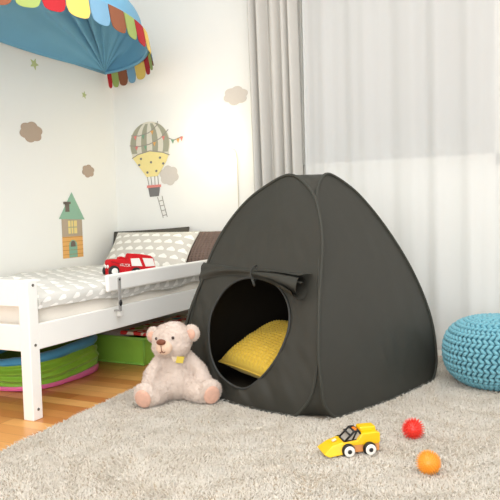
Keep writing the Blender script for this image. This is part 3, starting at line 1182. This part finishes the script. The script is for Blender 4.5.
# thick roll on the right, opening into a cone
roll = catmull([fp(-0.02, .562, .012), fp(0.12, .556, .018), fp(0.28, .548, .024), fp(0.44, .536, .032), fp(0.58, .523, .038), fp(0.69, .512, .042)], 8, False)
nr = len(roll)
axis = (roll[-1] - roll[0]).normalized()
e1 = (on0 - axis * on0.dot(axis)).normalized()
e2 = axis.cross(e1)
vs, fs = [], []
TH = 3.6 * PI
NA = 64
for i, p in enumerate(roll):
    f = i / (nr - 1)
    R = 0.012 + 0.036 * f ** 1.1
    for j in range(NA):
        g = j / (NA - 1)
        a = TH * g
        r = R * (1 - 0.62 * g) * (1 + 0.08 * nz(f * 6, a * 1.2, 3))
        vs.append(p + (e1 * math.cos(a + 0.6) + e2 * math.sin(a + 0.6)) * r + axis * 0.012 * f * math.sin(a * 1.3))
for i in range(nr - 1):
    for j in range(NA - 1):
        fs.append((i * NA + j, i * NA + j + 1, (i + 1) * NA + j + 1, (i + 1) * NA + j))
fm.add(vs, fs)
# skirt joining the roll to the panel above


def skirt(u, v):
    i = u * (nr - 1)
    p = roll[min(int(round(i)), nr - 1)]
    R = 0.012 + 0.036 * u ** 1.1
    a = 0.0 + 0.72 * u
    q = fp(a, 0.585 - 0.006 * u, 0.003)
    e = p + (e1 * 0.55 + e2 * 0.8).normalized() * R * .95 if (e2.z > 0) else p + (e1 * 0.55 - e2 * 0.8).normalized() * R * .95
    pp = q.lerp(e, v)
    return pp + on0 * (0.006 * math.sin(PI * v) * math.sin(7 * u + 3 * v))


fm.grid(45, 12, skirt)
door_flap = fm.build('door_flap', TENT, tent)
tm = MB()
tie = catmull([fp(-0.03, .60, .004), fp(-0.015, .575, .028), fp(0.0, .55, .032), fp(0.02, .528, .02), fp(0.012, .545, .0), fp(-.02, .58, .0)], 6, True)
tm.tube(tie, 0.0032, 6, True)
tm.tube([fp(0.03, .535, .03), fp(0.075, .508, .026)], 0.005, 8)
tm.build('tie_loop', mat('grey webbing', (50, 50, 46), .7), door_flap)

# yellow cushion inside
A_, B_, C_ = Vector((1.262, -0.955, 0.118)), Vector((1.59, -1.095, 0.09)), Vector((1.418, -0.645, 0.25))
ux, uy = (B_ - A_), (C_ - A_)
w_, h_ = ux.length, uy.length
ux.normalize()
uy = (uy - ux * uy.dot(ux)).normalized()
nn_ = ux.cross(uy)
if nn_.z < 0:
    nn_ = -nn_
YEL = knit_mat('mustard knit', (244, 210, 90), (228, 184, 58))
yc = cushion('cushion', uy, ux, nn_, A_ + ux * w_ / 2 + uy * h_ / 2 + nn_ * -0.01, h_, w_, 0.15, YEL, ribs=17, ribamp=0.0035, cross=24, nu=150, nv=150, seed=3, pinch=0.04)
tag(yc, 'mustard yellow knitted cushion lying inside the tent opening', 'cushion')

# ------------------------------------------------------------------ shaggy rug
rug = thing('shaggy_rug', 'large shaggy beige rug under the tent and toys', 'rug', (2.0, -1.5, 0))
RX0, RX1, RY0, RY1 = 0.988, 3.3, -2.75, -0.10
redge = lambda y: 0.955 + (-1.155 - y) * 0.078
MB().prism([(redge(RY0), RY0), (RX1, RY0), (RX1, RY1), (redge(RY1), RY1)], lambda a, b, d: (a, b, d), 0.0008, 0.010).build('backing', RUGB, rug)


def strands(name, n, x0, x1, y0, y1, m, width, hmin, hmax, lean):
    x = rng.uniform(x0, x1, n)
    y = rng.uniform(y0, y1, n)
    cx, cy, th = TV[0], TV[1], TV[2]
    dx, dy = x - cx, y - cy
    la = dx * math.cos(th) + dy * math.sin(th)
    lb = -dx * math.sin(th) + dy * math.cos(th)
    keep = ~((np.abs(la) < 0.37) & (np.abs(lb) < 0.40))
    keep &= ((x - 2.38) ** 2 + (y + .528) ** 2) > 0.15 ** 2
    keep &= x > redge(y) - 0.002
    x, y = x[keep], y[keep]
    n = len(x)
    # clumped pile: strands of a tuft share a direction
    ang = 3.2 * np.sin(7.3 * x + 3.1 * np.sin(5.7 * y)) + 2.7 * np.sin(9.1 * y + 2.3 * np.sin(8.9 * x)) + rng.normal(0, 1.3, n)
    big = 0.5 + 0.5 * np.sin(19 * x + 4 * np.sin(13 * y)) * np.sin(23 * y + 3 * np.sin(17 * x))
    ln = hmin + (hmax - hmin) * (0.6 * rng.random(n) + 0.4 * big)
    le = ln * lean * rng.uniform(0.5, 1.2, n)
    lx, ly = np.cos(ang) * le, np.sin(ang) * le
    w = width * rng.uniform(0.6, 1.25, n)
    base = np.stack([x, y, np.full(n, 0.006)], 1)
    V = np.zeros((n, 7, 3))
    for r_, (f, k) in enumerate(((0.0, 1.0), (0.6, 0.85))):
        for j in range(3):
            a = ang + 2 * PI * j / 3
            V[:, r_ * 3 + j, 0] = base[:, 0] + lx * f * f + np.cos(a) * w * k
            V[:, r_ * 3 + j, 1] = base[:, 1] + ly * f * f + np.sin(a) * w * k
            V[:, r_ * 3 + j, 2] = base[:, 2] + ln * f * (1 - 0.25 * f)
    V[:, 6, 0] = base[:, 0] + lx
    V[:, 6, 1] = base[:, 1] + ly
    V[:, 6, 2] = base[:, 2] + ln * 0.78
    tri = []
    for j in range(3):
        k = (j + 1) % 3
        tri += [(j, k, 3 + k), (j, 3 + k, 3 + j), (3 + j, 3 + k, 6)]
    tri = np.array(tri)
    F = (tri[None] + 7 * np.arange(n)[:, None, None]).reshape(-1, 3)
    me = bpy.data.meshes.new(name)
    me.vertices.add(7 * n)
    me.vertices.foreach_set('co', V.reshape(-1).astype(np.float32))
    me.loops.add(F.size)
    me.loops.foreach_set('vertex_index', F.reshape(-1).astype(np.int32))
    me.polygons.add(len(F))
    me.polygons.foreach_set('loop_start', np.arange(0, F.size, 3, dtype=np.int32))
    me.polygons.foreach_set('use_smooth', np.ones(len(F), dtype=bool))
    me.update(calc_edges=True)
    me.validate()
    me.materials.append(m)
    o = bpy.data.objects.new(name, me)
    C.objects.link(o)
    return o


PILE = bpy.data.materials.new('beige shag pile')
PILE.use_nodes = True
t = NT(PILE)
n1 = t.noise(7, 3, t.obj())
n2 = t.noise(60, 2, t.obj())
cA = t.mix(n1, lin((222, 211, 195)), lin((248, 244, 235)))
t.l.new(t.mix(t.m('MULTIPLY', n2, 0.5), cA, lin((222, 210, 192))), t.bsdf.inputs['Base Color'])
t.bsdf.inputs['Roughness'].default_value = 0.8
t.bsdf.inputs['Specular IOR Level'].default_value = 0.15
t.bsdf.inputs['Sheen Weight'].default_value = 0.15
pile = strands('pile', 175000, 0.86, 3.0, -2.32, RY1, PILE, 0.0026, 0.010, 0.022, 0.8)
pile.parent = rug
pile.matrix_parent_inverse = world_matrix(rug).inverted()
pile['kind'] = 'stuff'

# ------------------------------------------------------------------ knitted pouf
pf = thing('knitted_pouf', 'turquoise blue knitted pouf on the rug right of the tent', 'pouf', (2.38, -0.528, 0.006))
PFM = knit_mat('turquoise cotton cord', (136, 194, 206), (104, 166, 182))
PH, PR = 0.285, 0.222


def pprof(v):
    th = -PI / 2 + PI * v
    c, s = math.cos(th), math.sin(th)
    r = PR * abs(c) ** 0.66
    z = PH / 2 * (1 + (abs(s) ** 0.86) * (1 if s > 0 else -1))
    return r, z


def parc():
    L = [0.0]
    for i in range(400):
        a, b = pprof(i / 400), pprof((i + 1) / 400)
        L.append(L[-1] + math.hypot(b[0] - a[0], b[1] - a[1]))
    return L


PA = parc()
MB().lathe([(max(0.002, pprof(i / 40)[0] - .009), min(max(pprof(i / 40)[1], 0.012), PH - .009) + 0.004) for i in range(41)], (2.38, -0.528, 0.006), 60).build('filling', mat('deep turquoise core', (70, 140, 160), .9), pf)
st = MB()
pitch = 0.0185
nrow = int(PA[-1] / pitch)
ncol = 58
for r_ in range(1, nrow):
    tgt = PA[-1] * r_ / nrow
    i = max(k for k in range(len(PA)) if PA[k] <= tgt)
    v = i / 400
    r, z = pprof(v)
    if r < 0.02 or z < 0.01:
        continue
    ra, za = pprof(max(0, v - .01))
    rb, zb = pprof(min(1, v + .01))
    tz = Vector((rb - ra, zb - za)).normalized()
    nc = ncol if r > 0.15 else (ncol * 2 // 3 if r > 0.1 else ncol // 3)
    for c_ in range(nc):
        a = 2 * PI * (c_ + 0.12 * r_) / nc
        ca, sa = math.cos(a), math.sin(a)
        er = Vector((ca, sa, 0))
        et = Vector((-sa, ca, 0))
        ev = er * tz.x + Vector((0, 0, tz.y))
        en = et.cross(ev)
        cen = er * r + Vector((0, 0, z + 0.006)) + Vector((2.38, -0.528, 0))
        sgn = 1 if r_ % 2 else -1
        d1 = (et * 0.74 + ev * 0.67 * sgn).normalized()
        d2 = en.cross(d1)
        Ls = (2 * PI * r / nc) * 0.62
        P5 = [cen - d1 * Ls - en * .005, cen - d1 * Ls * .5 + en * .002, cen + en * .0035 + d2 * .001 * sgn, cen + d1 * Ls * .5 + en * .002, cen + d1 * Ls - en * .005]
        st.tube(P5, [0.004, 0.0068, 0.0074, 0.0068, 0.004], 7)
st.build('knit_cover', PFM, pf)

# ------------------------------------------------------------------ teddy bear
TB = (1.222, -1.237, 0.010)
bear = thing('teddy_bear', 'pale pinkish beige teddy bear sitting against the tent', 'teddy bear', TB, math.radians(33))


def plush(name, col, var=0.1):
    m = mat(name, col, 0.95, var, 70, 0.5, 260, sheen=0.35, spec=0.08)
    return m


FUR = plush('pinkish beige plush', (223, 206, 193))
FURW = plush('cream plush', (236, 222, 208))
PADM = plush('pink pad plush', (228, 182, 160), .16)


def soft(o, vox, sm, disp=0.0):
    r = o.modifiers.new('remesh', 'REMESH')
    r.mode = 'VOXEL'
    r.voxel_size = vox
    r.use_smooth_shade = True
    s = o.modifiers.new('smooth', 'SMOOTH')
    s.iterations = sm
    s.factor = 0.6
    if disp:
        tx = bpy.data.textures.new('plush', 'CLOUDS')
        tx.noise_scale = 0.012
        d = o.modifiers.new('fuzz', 'DISPLACE')
        d.texture = tx
        d.strength = disp
        d.mid_level = 0.5
    return o


bd = MB()
bd.ell((0, 0.015, 0.075), (0.088, 0.08, 0.078)).ell((0, 0.02, 0.135), (0.072, 0.062, 0.075)).ell((0, 0.022, 0.18), (0.05, 0.045, 0.04))


def limb(p, r):
    for i in range(len(p) - 1):
        a, b = Vector(p[i]), Vector(p[i + 1])
        K = 7
        for j in range(K + 1):
            f = j / K
            q = a.lerp(b, f)
            rr = r[i] + (r[i + 1] - r[i]) * f
            bd.ell(q, (rr, rr, rr), nu=14, nv=9)


limb([(-0.05, 0.01, 0.175), (-0.093, -0.01, 0.12), (-0.108, -0.045, 0.075)], [0.026, 0.03, 0.031])
limb([(0.05, 0.01, 0.175), (0.097, -0.01, 0.12), (0.116, -0.045, 0.075)], [0.026, 0.03, 0.031])
limb([(-0.045, -0.01, 0.05), (-0.09, -0.085, 0.045)], [0.05, 0.042])
limb([(0.05, -0.01, 0.05), (0.10, -0.085, 0.045)], [0.05, 0.042])
# feet
fl_rot, fr_rot = math.radians(-20), math.radians(16)
bd.ell((-0.118, -0.10, 0.051), (0.048, 0.032, 0.054), (0.25, 0, fl_rot)).ell((0.132, -0.10, 0.051), (0.048, 0.032, 0.054), (0.25, 0, fr_rot))
# head
HC = Vector((-0.008, -0.008, 0.248))
HR = Euler((math.radians(3), math.radians(-5), math.radians(-25))).to_matrix()
hd = lambda x, y, z: HC + HR @ Vector((x, y, z))
hrot = tuple(HR.to_euler())
bd.ell(HC, (0.083, 0.076, 0.072), hrot).ell(hd(-0.03, -0.02, -0.022), (0.05, 0.05, 0.044), hrot).ell(hd(0.03, -0.02, -0.022), (0.05, 0.05, 0.044), hrot)
bd.ell(hd(0, -0.055, -0.010), (0.042, 0.04, 0.036), hrot)
soft(bd.build('body', FUR, bear, world=False), 0.005, 3, 0.007)
for s in (-1, 1):
    e = MB()
    e.ell(hd(s * 0.084, 0.012, 0.020), (0.034, 0.02, 0.036), hrot).ell(hd(s * 0.066, 0.01, 0.014), (0.028, 0.02, 0.028), hrot)
    eo = soft(e.build('ear', FUR, bear, world=False), 0.005, 4, 0.005)
    MB().ell(hd(s * 0.087, -0.005, 0.019), (0.019, 0.007, 0.021), hrot).build('inner_ear', PADM, eo, world=False)
mz = MB().ell(hd(0, -0.078, -0.012), (0.035, 0.027, 0.030), hrot)
mo = soft(mz.build('muzzle', plush('peach muzzle plush', (236, 204, 178), .06), bear, world=False), 0.004, 2, 0.003)
NOSE = mat('brown stitched nose', (122, 70, 48), .6, .1, 200)
MB().ell(hd(0, -0.1, 0.014), (0.020, 0.011, 0.012), hrot).build('nose', NOSE, mo, world=False)
MB().tube([hd(0, -0.105, 0.002), hd(0, -0.105, -0.020)], 0.0016, 6).tube(catmull([hd(-0.014, -0.097, -0.022), hd(-0.006, -0.103, -0.028), hd(0, -0.105, -0.021), hd(0.006, -0.103, -0.028), hd(0.014, -0.097, -0.022)], 5, False), 0.0016, 6).build('mouth', NOSE, mo, world=False)
for s in (-1, 1):
    MB().ell(hd(s * 0.037, -0.067 + (0.004 if s < 0 else 0), 0.021), (0.0065, 0.005, 0.0065), hrot).build('eye', mat('grey brown eye', (70, 56, 52), .2), bear, world=False)
for x, rz_ in ((-0.118, fl_rot), (0.132, fr_rot)):
    Rr = Euler((0.25, 0, rz_)).to_matrix()
    q = Vector((x, -0.10, 0.051)) + Rr @ Vector((0, -0.028, 0.0))
    soft(MB().ell(q, (0.034, 0.010, 0.040), (0.25, 0, rz_)).build('foot_pad', PADM, bear, world=False), 0.004, 2, 0.002)
tg = MB().box((0.02, -0.056, 0.175), (0.03, 0.004, 0.032), 0.0015, (0.45, 0.15, 0.2))
tgo = tg.build('tag', mat('yellow satin tag', (246, 222, 96), .5), bear, world=False)
MB().box((0.0, -0.054, 0.180), (0.022, 0.004, 0.026), 0.0015, (0.45, -0.2, -0.2)).build('ribbon', mat('cream satin ribbon', (244, 228, 206), .5), tgo, world=False)


def fuzz(o, n, ln, m):
    """short soft pile over the finished skin of a plush toy"""
    bpy.context.view_layer.update()
    ev = o.evaluated_get(bpy.context.evaluated_depsgraph_get())
    me = ev.to_mesh()
    me.calc_loop_triangles()
    nv = len(me.vertices)
    co = np.empty(nv * 3)
    me.vertices.foreach_get('co', co)
    co = co.reshape(-1, 3)
    no = np.empty(nv * 3)
    me.vertices.foreach_get('normal', no)
    no = no.reshape(-1, 3)
    tri = np.empty(len(me.loop_triangles) * 3, dtype=np.int32)
    me.loop_triangles.foreach_get('vertices', tri)
    tri = tri.reshape(-1, 3)
    ev.to_mesh_clear()
    A, B, D = co[tri[:, 0]], co[tri[:, 1]], co[tri[:, 2]]
    ar = np.linalg.norm(np.cross(B - A, D - A), axis=1)
    pick = rng.choice(len(tri), n, p=ar / ar.sum())
    u, v = rng.random(n), rng.random(n)
    sw = u + v > 1
    u[sw], v[sw] = 1 - u[sw], 1 - v[sw]
    P = A[pick] + (B - A)[pick] * u[:, None] + (D - A)[pick] * v[:, None]
    N = no[tri[pick, 0]]
    swirl = np.stack([np.sin(P[:, 1] * 90 + P[:, 2] * 60), np.sin(P[:, 0] * 80 + 2), -0.5 + np.sin(P[:, 0] * 70 + P[:, 1] * 50)], 1)
    d = N * 0.7 + swirl * 0.45 + rng.normal(0, 0.35, (n, 3))
    d /= np.linalg.norm(d, axis=1)[:, None]
    t1 = np.cross(d, rng.normal(0, 1, (n, 3)))
    t1 /= np.linalg.norm(t1, axis=1)[:, None]
    t2 = np.cross(d, t1)
    w = 0.0009
    L = ln * rng.uniform(0.5, 1.2, n)[:, None]
    base = P - N * 0.001
    V = np.stack([base + t1 * w, base - t1 * w * .5 + t2 * w * .87, base - t1 * w * .5 - t2 * w * .87, base + d * L], 1).reshape(-1, 3)
    F = (np.array([(0, 1, 3), (1, 2, 3), (2, 0, 3)])[None] + 4 * np.arange(n)[:, None, None]).reshape(-1, 3)
    f = bpy.data.meshes.new('fur')
    f.from_pydata(V.tolist(), [], F.tolist())
    f.materials.append(m)
    q = bpy.data.objects.new('fur', f)
    C.objects.link(q)
    q.parent = o
    q['kind'] = 'stuff'


for ch in list(bear.children):
    if ch.name.startswith('body'):
        fuzz(ch, 26000, 0.0075, FUR)
    elif ch.name.startswith('ear'):
        fuzz(ch, 2600, 0.006, FUR)

# ------------------------------------------------------------------ toy car
CARP = (2.073, -1.537, 0.013)
car = thing('toy_car', 'yellow plastic toy car with white wheels on the rug', 'toy', CARP, math.radians(38))
YEC = mat('yellow plastic', (250, 200, 18), 0.3, 0.0, spec=.5, coat=.2)
ORP = mat('amber plastic', (236, 158, 92), 0.35, spec=.5)
ony = lambda a, b, d: (a, d, b)
cb = MB()
cb.prism([(-0.052, .031), (0.066, .031), (0.072, .037), (0.072, .064), (0.060, .068), (0.014, .066), (-0.002, .046), (-0.055, .040)], ony, -0.036, 0.036)
o = cb.build('body', YEC, car, world=False)
bv = o.modifiers.new('b', 'BEVEL')
bv.width = .003
bv.segments = 2
nm = MB()
nv_ = [(-0.045, -.045, .010), (-0.045, .045, .010), (-0.045, .034, .044), (-0.045, -.034, .044), (-0.094, -.045, .004), (-0.094, .045, .004), (-0.110, .040, .012), (-0.110, -.040, .012), (-0.082, .03, .034), (-0.082, -.03, .034)]
nm.add(nv_, [(0, 1, 2, 3), (0, 4, 5, 1), (4, 7, 6, 5), (7, 9, 8, 6), (9, 3, 2, 8), (0, 3, 9, 4), (4, 9, 7), (1, 5, 8, 2), (5, 6, 8)], smooth=False)
o = nm.build('nose', YEC, car, world=False)
bv = o.modifiers.new('b', 'BEVEL')
bv.width = .003
bv.segments = 2
MB().box((-0.066, 0, .0425), (0.014, 0.014, 0.003), .001, (0, -0.42, 0)).build('badge', mat('pale sticker', (226, 214, 190), .5), o, world=False)
MB().prism([(-0.05, .010), (0.069, .010), (0.069, .0315), (-0.05, .0315)], ony, -0.034, 0.034).build('chassis', ORP, car, world=False)
MB().box((0.038, 0, .073), (0.052, 0.040, 0.016), .004).build('engine_cover', YEC, car, world=False)
MB().prism([(-0.038, .042), (0.009, .046), (0.012, .058), (0.005, .069), (-0.007, .070)], ony, -0.024, 0.024).build('windscreen', mat('smoky clear plastic', (176, 170, 160), .12, spec=.6), car, world=False)
cf = MB()
for y in (-.025, .025):
    cf.tube([(-0.04, y, .042), (-0.008, y, .072), (0.006, y, .072), (0.014, y, .060), (0.010, y, .045), (-0.04, y, .042)], .0034, 8)
    cf.tube([(-0.014, y, .045), (0.000, y, .072)], .0028, 8)
for p in ((-0.04, .042), (-0.008, .072), (0.006, .072), (0.013, .058), (-0.024, .0635)):
    cf.tube([(p[0], -.025, p[1]), (p[0], .025, p[1])], .003, 8)
cf.build('cockpit_frame', BLACKP, car, world=False)
MB().box((0.002, 0, .06), (.016, .03, .03), .005).build('seat', mat('orange plastic', (240, 130, 40), .4), car, world=False)
for x in (-0.034, 0.034):
    MB().tube([(x, -.03, .0205), (x, .03, .0205)], .004, 8).build('axle', BLACKP, car, world=False)
for x in (-0.034, 0.034):
    for s in (-1, 1):
        wh = MB().lathe([(0.012, -.009), (.0185, -.008), (.0205, -.004), (.0205, .004), (.0185, .008), (0.012, .009)], (x, s * .043, .0205), 28, axis='y').build('wheel', BLACKP, car, world=False)
        MB().lathe([(0.0, .0), (0.0145, .0), (.0165, .002), (.0165, .004), (.014, .0055), (.008, .0045), (0.0, .0045)] if s < 0 else [(0.0, -.0045), (.008, -.0045), (.014, -.0055), (.0165, -.004), (.0165, -.002), (.0145, 0), (0, 0)],
                   (x, s * .0515, .0205), 24, axis='y').build('hub', mat('white plastic', (244, 240, 232), .4), wh, world=False)
        MB().lathe([(0.0, -.001), (0.0065, -.001), (.0065, .001), (0, .001)], (x, s * .0565, .0205), 16, axis='y').build('hub_cap', BLACKP, wh, world=False)


# ------------------------------------------------------------------ spiky balls
def spiky(label, c, r, col, n, spike, wid):
    m = mat(label.split()[0] + ' rubber', col, 0.28, sss=0.25, spec=.5)
    root = MB()
    root.ell(c, (r * .82, r * .82, r * .8), nu=32, nv=20)
    ga = PI * (3 - math.sqrt(5))
    for i in range(n):
        z = 1 - 2 * (i + .5) / n
        rr = math.sqrt(1 - z * z)
        d = Vector((rr * math.cos(ga * i), rr * math.sin(ga * i), z))
        c0 = Vector(c)
        root.tube([c0 + d * r * .75, c0 + d * (r * .78 + spike * .5), c0 + d * (r * .78 + spike)], [wid, wid * .7, wid * .25], 6)
    o = root.build('spiky_ball', m)
    return tag(o, label, 'ball', 'spiky rubber balls')


spiky('red spiky rubber ball on the rug beside the toy car', (2.211, -1.346, 0.042), 0.033, (236, 58, 44), 170, 0.013, 0.0017)
spiky('orange spiky rubber ball on the rug, nearest the camera', (2.319, -1.62, 0.042), 0.0355, (255, 168, 52), 300, 0.009, 0.0014)
